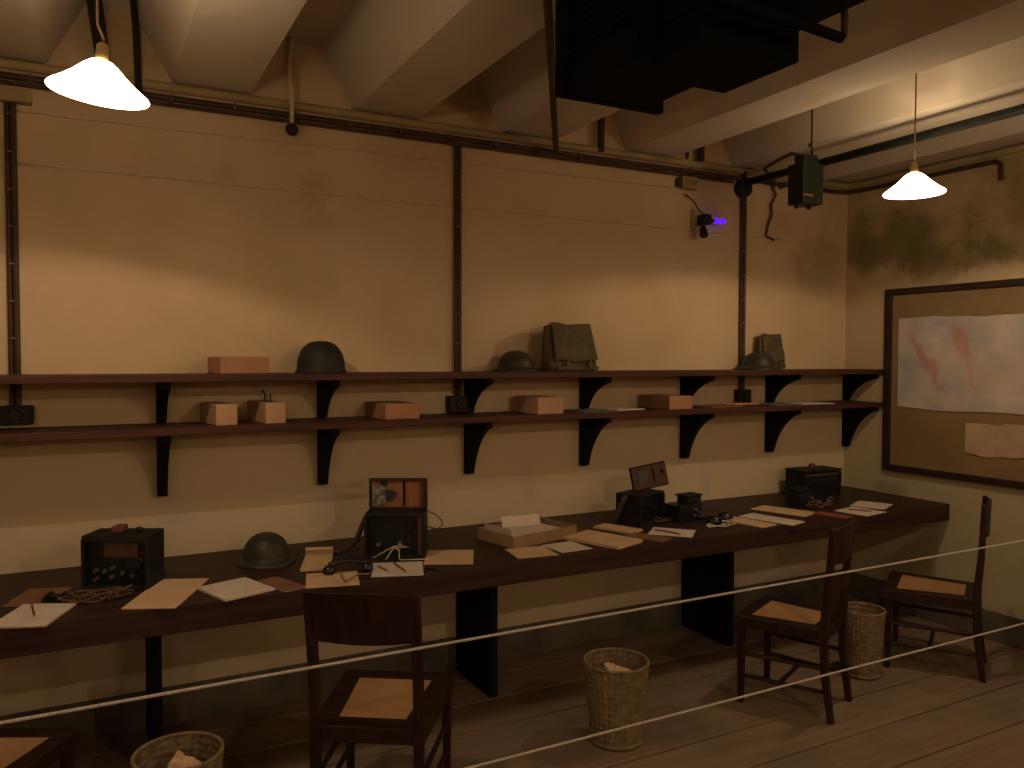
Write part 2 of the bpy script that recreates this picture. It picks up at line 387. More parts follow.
repeat(clip0, [(X0+.12+k*.26-1.1, 0, 0) for k in range(26) if X0+.12+k*.26 < XR-.2])

def riser(x, ztop, zbot, label, boxw=.12, boxh=.085, plate=True):
    t = thing('wall_conduit', label, 'conduit', (x, 0, zbot))
    h = ztop-zbot
    MB().tube([(-.012, -.017, 0), (-.012, -.017, h)], .008, 8).build('conduit_tube', ironpipe, t)
    MB().tube([(.010, -.019, 0), (.010, -.019, h)], .012, 8).build('conduit_tube', ironpipe, t)
    sp_ = []; z = .12
    while z < h: sp_.append((0, 0, z)); z += .148
    repeat(MB().box(-.012, .005, -.0335, -.001, 0, .006).build('clip', clipm, t), sp_)
    b = MB().box(-boxw/2, boxw/2, -.055, -.001, -boxh, 0).build('junction_box', blackmetal, t, bevel=.006)
    MB().lathe([(0,.012),(.022,.012),(.026,0)], 16, T=Matrix.Translation((0,-.056,-boxh/2)) @ Matrix.Rotation(PI/2,4,'X')).build('box_cap', blackmetal, b)
    return t
riser(-.273, 2.705, 1.425, 'twin brown conduit down the wall at far left, ending in black box', .13, .075)
riser(1.667, 2.70, 1.425, 'twin brown conduit down the wall behind the middle of both shelves')
riser(3.613, 2.70, 1.425, 'twin brown conduit down the wall nearest the right corner', .10)

def wires(name, pts, r, m, label, cat='cable', n=6):
    return tag(MB().tube(pts, r, n).build(name, m, smooth=True), label, cat)
ln = lambda x0, z0, x1, z1, k: [(x0+(x1-x0)*i/k, -.005, z0+(z1-z0)*i/k + .0012*math.sin(i*2.3)) for i in range(k+1)]
a = on(15, 107, 1, 0); b = on(455, 155, 1, 0); c_ = on(682, 183, 1, 0)
wires('surface_cable', ln(a.x, 2.605, c_.x-.07, 2.63, 30), .0045, whitewire, 'thin cream cable tacked to wall just below the conduit run')
a = on(15, 163, 1, 0); b = on(780, 239, 1, 0)
wires('surface_cable', ln(a.x, a.z, b.x, b.z, 34), .005, whitewire, 'thin cream cable low on the wall passing behind the violet lamp')

# conduits going up over the beams
def rod(name, pts, r, label, m=ironpipe, cat='conduit'): return tag(MB().tube(pts, r, 8).build(name, m), label, cat)
q = on(556, 151, 1, -.045); q2 = on(546.5, -20, 2, 2.785)
rod('overhead_conduit', [q, q2], .015, 'brown conduit rising past left edge of the black ceiling unit')
q = on(601, 152, 1, -.045)
rod('overhead_conduit', [q, (q.x, -.045, 3.095)], .020, 'short brown conduit rising behind the black ceiling unit')
for i, (px, lb) in enumerate([(687, 'thinner of two brown pipe stubs above the socket box'), (701, 'thicker of two brown pipe stubs above the socket box')]):
    q = on(px, 170, 1, -.05); rod('pipe_stub', [(q.x, -.05, 2.80), (q.x, -.05, 2.97 if i == 0 else 3.09)], .013+.008*i, lb)
q = on(139, 101, 1, -.05)
rod('overhead_conduit', [q, on(136, 30, 1, -.06), on(131, -25, 2, 3.06)], .014, 'dark conduit rising to the ceiling right of the left lamp', blackmetal)
q = on(104, 62, 1, -.10)
rod('overhead_conduit', [(q.x, -.06, 2.80), on(100, 40, 1, -.15), on(90, -30, 2, 3.04)], .028, 'thick dark pipe rising behind the left lamp', blackmetal)
# cable with round black plug
t = thing('hanging_switch', 'round black ceiling switch on a cable above the tall round helmet', 'switch', (.825, -.06, 2.66))
MB().tube([(0, 0, .02), (0, .0, .15), (-.012, 0, .28), (.0, .0, .38), (0, 0, .445)], .010, 8).build('cable', whitewire, t, smooth=True)
MB().lathe([(0,-.028),(.016,-.024),(.026,-.012),(.030,0),(.026,.014),(.014,.026),(0,.030)], 20).build('switch_body', blackmetal, t, smooth=True)
# socket box
q = on(686, 184, 1, 0)
t = thing('socket_box', 'cream double socket box on the wall above the violet lamp', 'socket', (q.x, 0, q.z))
MB().box(-.058, .058, -.045, -.001, -.036, .036).build('box_body', creampipe, t, bevel=.005)
MB().box(-.085, -.0585, -.030, -.001, -.028, .022).build('gland', ironpipe, t, bevel=.004)
repeat(MB().box(-.003, .003, -.047, -.0455, -.008, .008).build('socket_hole', blackmetal, t), [(-.037,0,.008), (-.025,0,-.008), (-.013,0,.008), (.013,0,.008), (.025,0,-.008), (.037,0,.008)])
q2 = on(12, 97, 1, 0)
tag(MB().box(q2.x-.09, q2.x+.07, -.05, -.001, q2.z-.028, q2.z+.032).build('cable_box', creampipe, bevel=.005), 'cream cable box high on the wall left of the left lamp', 'box')
# violet lamp with spotlight
q = on(697, 222, 1, 0)
t = thing('violet_lamp', 'glowing violet tube lamp on black wall bracket near right conduit', 'lamp', (q.x, 0, q.z))
MB().box(-.055, -.035, -.02, -.001, -.06, .07).box(-.055, .0, -.035, -.0201, -.012, .012).build('bracket', creampipe, t, bevel=.002)
MB().box(-.028, .028, -.10, -.03, -.028, .034).build('housing', blackmetal, t, bevel=.005)
MB().tube([(.028, -.065, .004), (.075, -.065, .004)], .010, 10).build('tube_holder', blackmetal, t)
MB().tube([(.075, -.065, .004), (.085, -.065, .004), (.155, -.065, .004), (.165, -.065, .004)], [.010, .016, .016, .008], 14).build('glow_tube', emit('violet_glow', (.10, .012, 1.0), 1.0), t, smooth=True)
s_ = MB().tube([(-.005, -.06, -.05), (-.032, -.10, -.092)], [.020, .026], 16).build('spotlight', blackmetal, t, smooth=False)
MB().tube([(.0, -.06, -.028), (-.004, -.06, -.055)], .006, 8).build('spotlight_arm', blackmetal, s_)
qa = on(684, 192, 1, -.03)
wires('power_cord', [(qa.x+.01, -.03, qa.z-.012), (q.x-.045, -.02, q.z+.12), (q.x-.022, -.045, q.z+.06), (q.x-.012, -.07, q.z+.035)], .004, blackmetal, 'short dark cord from the socket box down to the violet lamp', 'cord')
# black pipe crossing the room at the right
t = thing('overhead_pipe', 'black pipe running from the wall across the room at upper right', 'pipe', (3.6, -.02, 2.705))
MB().tube([(0, -.005, 0), (0, YF+.05, .0)], .022, 14).build('pipe_tube', blackmetal, t, smooth=True)
fl_ = MB().tube([(0, .015, -.03), (0, -.03, -.03)], .055, 20).tube([(0,-.01,.0),(0,-.01,.058)], .016, 10).build('flange', blackmetal, t)
MB().lathe([(.0,.0),(.022,.0),(.022,.012),(.008,.034),(0,.036)], 14, c=(0,-.01,.058)).build('valve', blackmetal, fl_)
# green box
gx, gy = 3.40, -.70
t = thing('control_box', 'dark green metal box hanging by a rod beside the black pipe', 'box', (gx, gy, 2.44))
MB().box(-.075, .075, -.055, .055, 0, .215).build('box_body', greenmetal, t, bevel=.006)
MB().box(-.05, .06, -.035, .035, .216, .265).build('box_neck', greenmetal, t, bevel=.008)
MB().box(-.082, -.01, -.063, -.056, .035, .047).build('label_strip', brass, t)
MB().box(-.07, -.055, -.01, .01, -.022, -.0005).box(.02, .035, -.01, .01, -.018, -.0005).build('feet', blackmetal, t)
hk = MB().tube([(.045, 0, .265), (.045, 0, .30), (.040, 0, .325), (.028, 0, .330), (.020, 0, .315)], .006, 8).build('hook', blackmetal, t, smooth=True)
MB().tube([(.042, 0, .30), (.042, 0, .555)], .0045, 8).build('hanging_rod', blackmetal, t)
a = on(775, 190, 1, -.02)
wires('loose_cable', [(a.x-.02, -.02, 2.715), (a.x, -.03, 2.66), on(771, 205, 1, -.02), on(772, 215, 1, -.02), on(768, 225, 1, -.02), on(766, 236, 1, -.02), on(774, 240, 1, -.012)], .008, darkwire, 'wavy brown cable hanging down the wall beside the green box')
wires('loose_cable', [(a.x+.02, -.05, 2.70), (3.60, -.2, 2.76), (3.52, -.40, 2.765), (3.42, -.58, 2.745), (3.39, -.66, 2.715)], .010, darkwire, 'bundle of brown cable looping from the wall to the green box top')
# right-wall conduit (second line) 
r2 = MB().tube([(XR-.03, -.12, 2.822), (XR-.03, -3.2, 2.822)], .014, 10)
tag(r2.build('conduit_run', ironpipe), 'brown conduit above the cream pipe along the right wall', 'conduit')

# ------------------------------------------------------------------ black ceiling unit
un = thing('ventilation_unit', 'large black louvred air unit hanging under the ceiling beams', 'air unit', (1.55, -1.9, 2.84))
def ub(mb, x0, x1, y0, y1, z0, z1): return mb.box(x0-1.55, x1-1.55, y0+1.9, y1+1.9, z0-2.84, z1-2.84)
ub(MB(), 1.345, 1.80, -1.955, -1.60, 2.565, 2.80).build('casing', unitmetal, un, bevel=.008)
ub(MB(), 1.42, 1.795, -3.1, -1.956, 2.545, 2.80).build('duct', unitmetal, un, bevel=.01)
ub(ub(MB(), 1.322, 1.735, -1.60, -1.565, 2.452, 2.76), 1.322, 1.345, -1.64, -1.60, 2.53, 2.76).build('back_plate', unitmetal, un, bevel=.006)
ub(MB(), 1.345, 1.665, -1.96, -1.60, 2.455, 2.564).build('drip_tray', unitmetal, un, bevel=.012)
ub(MB(), 1.42, 1.777, -2.148, -1.845, 2.452, 2.544).build('fan_box', unitmetal, un, bevel=.006)
g = MB()
for k in range(8):
    z = 2.595+.024*k
    g.hexa([(1.331-1.55, -1.93+1.9, z-2.84), (1.345-1.55, -1.93+1.9, z+.008-2.84), (1.345-1.55, -1.63+1.9, z+.008-2.84), (1.331-1.55, -1.63+1.9, z-2.84)],
           [(1.331-1.55, -1.93+1.9, z+.003-2.84), (1.345-1.55, -1.93+1.9, z+.011-2.84), (1.345-1.55, -1.63+1.9, z+.011-2.84), (1.331-1.55, -1.63+1.9, z+.003-2.84)])
ub(g, 1.329, 1.345, -1.955, -1.932, 2.575, 2.79); ub(g, 1.329, 1.345, -1.628, -1.604, 2.575, 2.79); ub(g, 1.325, 1.345, -1.955, -1.604, 2.566, 2.576)
g.build('louvre_grille', unitmetal, un)
a = on(725, -3, 2, 2.50); b = on(841, 38, 2, 2.50)
pp = MB().tube([(a.x-1.55, a.y+1.9, 2.50-2.84), (b.x-1.55, b.y+1.9, 2.50-2.84)], .014, 12).build('drain_pipe', unitmetal, un)
MB().tube([(b.x-1.55-.01, b.y+1.9, -.335), (b.x-1.55+.012, b.y+1.9+.0, -.33), (b.x-1.55+.014, b.y+1.9+.0, -.29), (b.x-1.55+.012, b.y+1.9, -.262)], .010, 10).build('pipe_elbow', ironpipe, pp)

# ------------------------------------------------------------------ lamps
shade_e = emit('lit_opal_shade', (1, .74, .46), 13.0)
LCOL = (1, .72, .475)
def lamp(x, y, z, label, ztop, power, off=.03, tilt=0):
    t = thing('pendant_lamp', label, 'lamp', (x, y, z))
    k = .87
    pr = [(.150,0),(.153,.004),(.148,.010),(.118,.030),(.085,.055),(.055,.083),(.036,.097),(.026,.100),(.026,.094),(.034,.092),(.052,.079),(.082,.051),(.115,.026),(.147,.004),(.150,0)]
    pr = [(r*k, h*.95) for r, h in pr]
    rot = Matrix.Rotation(YAW, 3, 'Z').inverted().to_euler() if 0 else None
    T = Matrix.Rotation(-YAW, 4, 'Z') @ Matrix.Rotation(tilt, 4, 'Y')
    sh = MB().lathe(pr, 56, T=T).build('lamp_shade', shade_e, t, smooth=True)
    MB().lathe([(0,.150),(.010,.146),(.016,.138),(.018,.112),(.021,.094),(.0,.092)], 20, T=T).build('bulb_holder', brass, t, smooth=True)
    MB().tube([T @ Vector((0,0,.145)), T @ Vector((0,0,.16)), (0,0,.20), (0,0,ztop-z)], .0035, 8).build('cord', tanwire, t)
    MB().lathe([(0,.091),(.014,.089),(.014,.080),(0,.078)], 16, T=T).build('bulb_cap', brass, t, smooth=True)
    ld = bpy.data.lights.new('bulb_light', 'POINT'); ld.energy = power; ld.color = LCOL; ld.shadow_soft_size = .008
    lo = bpy.data.objects.new('bulb_light', ld); C.objects.link(lo); lo.parent = t; lo.location = T @ Vector((0,0,off))
    return t
POW = 12.5
a = on(98.5, 95, 2, 2.365); b = on(914, 194, 2, 2.385)
lamp(a.x, a.y, 2.365, 'large glowing white pendant shade at upper left', 3.07, POW, .050, math.radians(6))
lamp(b.x, b.y, 2.385, 'glowing white pendant shade at upper right before the damp wall', 2.995, POW, .030)
lamp(2.1, -4.3, 2.46, 'glowing white pendant shade hanging near the middle of the room', ZC, POW*2.2, .010)
lamp(-1.3, -4.3, 2.46, 'added unseen pendant shade at the back of the room', ZC, POW*.9, .010)  # out of view, added to raise the ambient level on the left
lamp(4.0, -4.3, 2.46, 'added unseen pendant shade near the right wall behind the viewer', ZC, POW*.4, .010)  # another added pendant, never in view, brightens the room generally
def fill(x, z, label, power):  # invented lamps behind the camera, added for general brightness; bracket and light only
    t = thing('wall_fill_lamp', label, 'lamp', (x, YF+.02, z))
    MB().lathe([(0,0),(.05,0),(.05,.012),(.02,.02),(0,.02)], 20, T=Matrix.Rotation(-PI/2,4,'X')).build('wall_plate', brass, t)
    MB().tube([(0,.02,0),(0,.10,0),(0,.13,-.03),(0,.14,-.06)], .008, 8).build('arm', brass, t, smooth=True)
    ld = bpy.data.lights.new('fill_light', 'POINT'); ld.energy = power; ld.color = LCOL; ld.shadow_soft_size = .09
    lo = bpy.data.objects.new('fill_light', ld); C.objects.link(lo); lo.parent = t; lo.location = (0, .14, -.16)
fill(-1.0, 2.35, 'unseen added globe lamp on the wall behind the viewer, left one', 15)
fill(1.6, 2.35, 'unseen added globe lamp on the wall behind the viewer, middle one', 15)
fill(3.8, 2.35, 'unseen added globe lamp on the wall behind the viewer, right one', 12)

# ------------------------------------------------------------------ chairs
def chair(loc, rz, label, H=.88, wr=.35, wf=.42, dp=.42, lower_rail=False, lean=.05, seat=.415, ins=.062):
    t = thing('dining_chair', label, 'chair', (loc[0], loc[1], 0), rz, 'wooden chairs at the desk')
    yr, yf = -dp/2, dp/2
    s = .017
    for sx in (-1, 1):
        xr, xf = sx*(wr/2-s), sx*(wf/2-s)
        # rear leg and back post in one piece
        P = [(yr-.03, 0), (yr+.0, .22), (yr+.005, seat), (yr-.012, .62), (yr-lean-.01, H)]
        m = MB()
        ring = []
        for (yy, zz), w in zip(P, (.014,.016,.018,.016,.012)):
            ring.append([(xr-s*.95, yy-w, zz), (xr+s*.95, yy-w, zz), (xr+s*.95, yy+w, zz), (xr-s*.95, yy+w, zz)])
        for A, B in zip(ring, ring[1:]): m.hexa(A, B)
        bmesh.ops.remove_doubles(m.bm, verts=m.bm.verts, dist=1e-5)
        m.build('leg', chairwood, t, bevel=.004)
        m = MB(); m.hexa([(xf-.013, yf-.030, 0), (xf+.013, yf-.030, 0), (xf+.013, yf-.004, 0), (xf-.013, yf-.004, 0)],
                         [(xf-s, yf-.036, seat-.02), (xf+s, yf-.036, seat-.02), (xf+s, yf, seat-.02), (xf-s, yf, seat-.02)])
        m.build('leg', chairwood, t, bevel=.004)
        # side stretchers
        x_ = lambda k: xr+(xf-xr)*k
        for z in (.13, .235):
            MB().tube([(xr, yr+.0, z), (xf, yf-.02, z)], .010, 8).build('stretcher', chairwood, t)
    MB().tube([(-(wr+wf)/4+.02, 0, .13), ((wr+wf)/4-.02, 0, .13)], .010, 8).build('stretcher', chairwood, t)
    # seat frame: open trapezium with a cane panel
    def trap(i, z): 
        return [(-(wr/2-i), yr-.005+i, z), ((wr/2-i), yr-.005+i, z), ((wf/2+.008-i), yf+.012-i, z), (-(wf/2+.008-i), yf+.012-i, z)]
    m = MB(); o0, o1, i0, i1 = [[m.bm.verts.new(p) for p in q] for q in (trap(0, seat-.055), trap(0, seat), trap(ins, seat-.055), trap(ins, seat))]
    for k in range(4):
        j = (k+1) % 4
        m.bm.faces.new((o0[k], o0[j], o1[j], o1[k])); m.bm.faces.new((i0[j], i0[k], i1[k], i1[j]))
        m.bm.faces.new((o1[k], o1[j], i1[j], i1[k])); m.bm.faces.new((o0[j], o0[k], i0[k], i0[j]))
    m.build('seat_frame', chairwood, t, bevel=.004)
    m = MB(); m.hexa(trap(ins+.001, seat-.010), trap(ins+.001, seat-.002)); m.build('seat', cane, t)
    # curved top rail
    def rail(zc, h, name, arc):
        def fn(u, v):
            x = (u-.5)*(wr-.004); z = zc-h/2+h*v
            base = yr - .012 - (lean)*max(0, (z-.62)/(H-.62)) 
            crest = .010*math.sin(PI*u) if v > .5 else 0
            return (x, base - arc*math.sin(PI*u) + .008, z + crest*(1 if v == 1 else .3) + (-.008*math.sin(PI*u) if v < .01 else 0))
        MB().grid(fn, 16, 4, th=(0, .016, 0)).build(name, chairwood, t, smooth=False)
    rail(H-.085, .155, 'backrest', .022)
    if lower_rail: rail(.60, .06, 'back_rail', .018)
    return t
chair((.905, -1.10), math.radians(-33), 'dark wooden chair seen from behind, left of centre, its backrest hiding the desk edge', H=.875, wr=.38, wf=.41, dp=.46, ins=.075)
chair((2.925, -1.085), math.radians(25), 'dark wooden chair in side view just right of the desk support', lower_rail=True, H=.87, wr=.33, wf=.385, dp=.39, lean=.02)
chair((3.945, -1.10), math.radians(31), 'dark wooden chair nearest the right wall, seen edge-on', H=.89, lean=.01)
chair((-.345, -.965), math.radians(-27), 'dark wooden chair cut off at bottom left, only its seat corner showing')

# ------------------------------------------------------------------ waste baskets
def basket(x, y, label, r1=.137, r0=.105, h=.344, kind=0):
    t = thing('waste_basket', label, 'basket', (x, y, 0), random.random()*3, 'woven waste baskets under the desk')
    m = MB(); n = 64
    prof = []
    for k in range(29):
        f = k/28; z = .004+f*(h-.01); prof.append((r0+(r1-r0)*f**.9 + (.0008 if k % 2 else -.0006), z))
    inner = [(r-.006, z) for r, z in prof][::-1]
    m.lathe([(0, .001), (r0-.004, .001)] + prof + inner + [(r0-.008, .012), (0, .012)], n)
    for v in m.bm.verts:       # upright ribs of the weave
        rr = math.hypot(v.co.x, v.co.y)
        if rr > .05:
            a = math.atan2(v.co.y, v.co.x); k = 1 + .012*math.cos(32*a + 0*rr); v.co.x *= k; v.co.y *= k
    m.build('basket_body', basketm, t, smooth=False)
    pts = [(math.cos(2*PI*k/40)*(r1-.002), math.sin(2*PI*k/40)*(r1-.002), h-.004) for k in range(41)]
    MB().tube(pts, .007, 8).build('rim', basketm, t, smooth=True)
    pts = [(math.cos(2*PI*k/40)*(r0+.002), math.sin(2*PI*k/40)*(r0+.002), .012) for k in range(41)]
    MB().tube(pts, .007, 8).build('foot_ring', basketm, t, smooth=True)
    return t
b1 = on(618, 739, 2, 0); basket(b1.x-.012, b1.y, 'woven cane waste basket standing clear on the floorboards at centre')
b2 = on(862, 676, 2, 0); basket(b2.x+.02, b2.y+.02, 'woven cane waste basket half hidden between the two right chairs', .108, .085, .34)
basket(.232, -1.03, 'woven cane waste basket cut off by the lower edge, left of the chair', .137, .108, .344)
def crumple(c, w, d, z, label, seed, rz=0, tilt=.3, m=paperw):
    r = random.Random(seed); H = [[r.uniform(-1,1) for _ in range(8)] for _ in range(8)]
    def fn(u, v):
        i, j = u*6, v*6; a, b = int(min(i,5.99)), int(min(j,5.99)); fu, fv = i-a, j-b
        h = (H[a][b]*(1-fu)*(1-fv)+H[a+1][b]*fu*(1-fv)+H[a][b+1]*(1-fu)*fv+H[a+1][b+1]*fu*fv)
        x, y = (u-.5)*w, (v-.5)*d
        return (x*math.cos(rz)-y*math.sin(rz), x*math.sin(rz)+y*math.cos(rz), tilt*y + h*.012 + .03*abs(u-.5))
    o = MB().grid(fn, 12, 12, th=(0,0,.0012)).build('crumpled_paper', m, loc=(c[0], c[1], z)); tag(o, label, 'paper')
def boxpaper(): pass
# paper standing in the baskets (rests on the basket bottom)
def wad(x, y, h, w, label, seed, m=paperc, rz=.4):
    r = random.Random(seed); mb = MB()
    lo = [(-w*.40,-w*.28,.014),(w*.40,-w*.25,.014),(w*.38,w*.28,.014),(-w*.38,w*.26,.014)]
    hi = [(-w*.5,-w*.30,h*.80),(w*.34,-w*.34,h*.86),(w*.42,w*.30,h*.88),(-w*.25,w*.34,h)]
    mb.hexa(lo, hi); bmesh.ops.subdivide_edges(mb.bm, edges=mb.bm.edges, cuts=4, use_grid_fill=True)
    for v in mb.bm.verts:
        if .02 < v.co.z: v.co += Vector((r.uniform(-1,1), r.uniform(-1,1), r.uniform(-1,1)))*.007
    tag(mb.build('crumpled_paper', m, loc=(x, y, 0), rot=(0,0,rz)), label, 'paper')
wad(b1.x-.01, b1.y-.02, .335, .15, 'crumpled cream paper inside the basket at centre', 2)
wad(b2.x+.02, b2.y+.02, .27, .08, 'small crumpled paper in the basket behind the chairs', 5)
wad(.240, -1.05, .335, .12, 'folded white paper sticking up in the cut-off left basket', 8, rz=-.5)

# ------------------------------------------------------------------ rope barrier
for z0, lb in ((.818, 'upper white barrier rope stretched across the room in front of chairs'), (.446, 'lower white barrier rope stretched across in front of the centre basket')):
    m = MB(); n = 90
    pts = [(X0+(XR-X0)*k/n, -1.74, z0+(.0 if z0 > .7 else 0)) for k in range(n+1)]
    m.tube(pts, [.0037+.0003*(k % 2) for k in range(n+1)], 10)
    tag(m.build('barrier_rope', ropem, smooth=True), lb, 'rope', None)

# ------------------------------------------------------------------ papers on the desk
def fit(quad, z):
    P = [on(x, y, 2, z) for x, y in quad]
    c = sum(P, Vector())/4
    e1 = ((P[1]-P[0])+(P[2]-P[3]))/2; e2 = ((P[3]-P[0])+(P[2]-P[1]))/2
    w, d = e1.length, e2.length
    ang = math.atan2(e1.y, e1.x); a2 = math.atan2(e2.y, e2.x)-PI/2
    a2 = (a2-ang+PI) % (2*PI)-PI; ang += a2/2
    return c, w, d, ang
def sheet(name, quad, m, label, cat='paper', th=.0012, z=ZD, curl=.0, group=None, shrink=1):
    c, w, d, ang = fit(quad, z)
    w *= shrink; d *= shrink
    if th < .003:
        o = MB().grid(lambda u, v: ((u-.5)*w, (v-.5)*d, th + curl*(u**3 + (1-v)**4*.3)), 10, 6, th=(0,0,th)).build(name, m)
    else:
        o = MB().box(-w/2, w/2, -d/2, d/2, 0, th).build(name, m, bevel=min(.002, th/4))
    o.location = (c.x, c.y, z+.0004); o.rotation_euler = (0,0,ang); return tag(o, label, cat, group)
Z1 = ZD
def pad(quad, th, pm, cm, label, z=ZD, cat='notepad'):
    c, w, d, ang = fit(quad, z+th)
    t = thing('notepad', label, cat, (c.x, c.y, z+.0003), ang)
    MB().box(-w/2, w/2, -d/2, d/2, .0, th*.25).build('backing_board', cm, t)
    MB().box(-w/2+.001, w/2-.001, -d/2+.001, d/2-.001, th*.25, th).build('pages', pm, t, bevel=.001)
    return t
def pencil(px0, py0, px1, py1, m, label, z=ZD+.006, r=.0035, lift=0):
    a = on(px0, py0, 2, z+r); b = on(px1, py1, 2, z+r); L_ = (b-a).length
    ang = math.atan2(b.y-a.y, b.x-a.x)
    t = thing('pencil', label, 'pencil', (a.x, a.y, a.z), ang)
    MB().tube([(0,0,0),(L_*.9,0,0)], r, 6).build('shaft', m, t)
    MB().tube([(L_*.9,0,0),(L_,0,0)], [r, .0006], 6).build('tip', paperc, t)
# left end
sheet('folder', [(6,606),(52,607),(68,588),(27,590)], brownc, 'brown card folder behind the far left notepad', 'folder', .004)
pad([(-6,626),(50,626),(70,604),(20,603)], .008, paperw, brownc, 'white notepad with a red pencil at the far left desk end')
pencil(32, 605, 35, 617, redp, 'red pencil lying on the far left white notepad', ZD+.009)
sheet('folder', [(126,609),(179,609.5),(205,580),(158,580)], paperc, 'large cream folder on desk between left radio and desk helmet', 'folder', .005)
pad([(223.5,601),(272,588),(246,576),(200.6,587)], .008, paperw, paperw, 'white notepad left of the small brown notebook')
pad([(283,592),(301,586),(279,575),(262,580)], .006, brownc, paperw, 'small brown notebook beside the white notepad near desk helmet', cat='notebook')
sheet('paper_sheet', [(305,589),(360,585),(357,571),(307,574)], paperc, 'cream sheet lying under the black telephone handset')
# flip pad with rolled page
c, w, d, ang = fit([(304,572),(332,571),(331,556),(303,556)], ZD)
t = thing('flip_notepad', 'cream flip notepad with rolled-back page beside the black handset', 'notepad', (c.x, c.y, ZD+.0016), ang)
MB().box(-w/2, w/2, -d/2, d/2, 0, .012).build('pages', paperc, t, bevel=.001)
def roll(u, v):
    a = -PI*.5 + v*PI*1.35
    return ((u-.5)*w, d/2-.030 + .016*math.cos(a), .029+.016*math.sin(a))
MB().grid(roll, 4, 14, th=(0,0,.0012)).build('rolled_page', paperc, t, smooth=True)
# middle
sheet('paper_sheet', [(370,578),(424,575),(422,562),(374,563)], paperw, 'white sheet with two pencils in front of the open-lid radio')
pencil(378, 566, 389, 571, brownc, 'brown pencil on the white sheet before the open-lid radio', ZD+.003)
pencil(394, 563, 407, 572, redp, 'red pencil on the white sheet before the open-lid radio', ZD+.003)
pencil(440, 571, 424, 567, blackp, 'black pencil on bare wood below the cream card', ZD)
sheet('card', [(424,565),(473,564.5),(474,550.5),(427,550.5)], paperc, 'cream card on the desk right of the open-lid radio', 'card', .003)
sheet('paper_sheet', [(518,559),(556.5,555.5),(544,545),(506,550)], paperc, 'cream sheet against the front of the document tray, left one')
sheet('paper_sheet', [(559,554.6),(591.5,548),(569,541),(548,545)], paperw, 'cream sheet right of the tray corner, beside the thick pad')
pad([(616,548),(638,540),(587,528),(571,536)], .014, paperc, paperc, 'thick cream pad on desk right of the document tray')
pad([(632,534),(637,529),(607,522.5),(596,525.5)], .010, paperc, paperc, 'smaller cream pad tucked behind the thick cream pad')
pad([(662,543),(667,538),(634,531),(630,535)], .006, brownc, redc, 'thin brown notebook beside the thick cream pad', cat='notebook')
sheet('paper_sheet', [(649,534),(694,538.4),(693.5,530.5),(653,527)], paperw, 'white sheet with a dark red pencil in front of propped-lid radio')
pencil(655, 529.5, 682, 534, redp, 'dark red pencil on the white sheet before the propped-lid radio', ZD+.003)
# right
pad([(760.5,528.5),(775,524),(730,515.5),(722,518)], .005, paperc, paperc, 'cream folder nearest the headphones, left one of three on the desk', cat='folder')
pad([(792,525.5),(803,521.5),(752,512.5),(740,516)], .006, paperw, paperc, 'pale pad in the middle of three folders right of headphones')
sheet('folder', [(806,517.6),(815,513),(764,505.5),(751,509.5)], paperc, 'cream folder behind the pale pad, right of the headphones', 'folder', .004)
pad([(845,519),(851,516),(820,511),(815,512.5)], .006, redc, redc, 'small red-brown notebook left of the rightmost white sheets', cat='notebook')
sheet('paper_sheet', [(865,517.8),(887,511.6),(850,507.6),(838,510.3)], paperw, 'white sheet with a red pencil at the right desk end', th=.0028)
sheet('paper_sheet', [(885,510),(892.6,504.4),(857.5,500.5),(851,506)], paperw, 'white sheet nearest the wall map at the right desk end')
pencil(849, 509, 873, 511.4, redp, 'red pencil on the rightmost white sheets', ZD+.004)

# document tray
tc_ = Vector((1.868, -.405, ZD)); tr = math.radians(13)
t = thing('document_tray', 'shallow brown cardboard tray of white papers on the desk middle', 'tray', (tc_.x, tc_.y, ZD+.0005), tr)
w, d, h = .41, .27, .056
m = MB(); m.box(-w/2, w/2, -d/2, d/2, 0, .004)
m.box(-w/2, w/2, -d/2, -d/2+.005, .004, h).box(-w/2, w/2, d/2-.005, d/2, .004, h)
m.box(-w/2, -w/2+.005, -d/2+.005, d/2-.005, .004, h).box(w/2-.005, w/2, -d/2+.005, d/2-.005, .004, h)
m.build('tray_body', mat('tray_cardboard', (.30,.20,.10), .85, (.23,.15,.07), 6), t, bevel=.001)
def inloc(x, y, z): v = Matrix.Rotation(tr, 3, 'Z') @ Vector((x, y, 0)); return (tc_.x+v.x, tc_.y+v.y, ZD+z)
o = MB().box(-.17, .17, -.115, .115, 0, .030).build('paper_stack', paperw, loc=inloc(0, -.005, .005), rot=(0,0,tr)); tag(o, 'stack of white paper lying inside the brown document tray', 'paper')
o = MB().grid(lambda u, v: ((u-.5)*.21, .012*v*v, v*.055), 4, 6, th=(0,.0015,0)).build('index_card', paperw, loc=inloc(.045, .095, .0355), rot=(math.radians(-14),0,tr-.28)); tag(o, 'white card standing upright on the papers in the document tray', 'card')
o = MB().grid(lambda u, v: (u*.004, (u-.5)*.2, v*.048), 6, 3, th=(.0015,0,0)).build('index_card', paperw, loc=inloc(-.183, .0, .0355), rot=(0,math.radians(-12),tr)); tag(o, 'white card leaning on the left rim of the document tray', 'card')

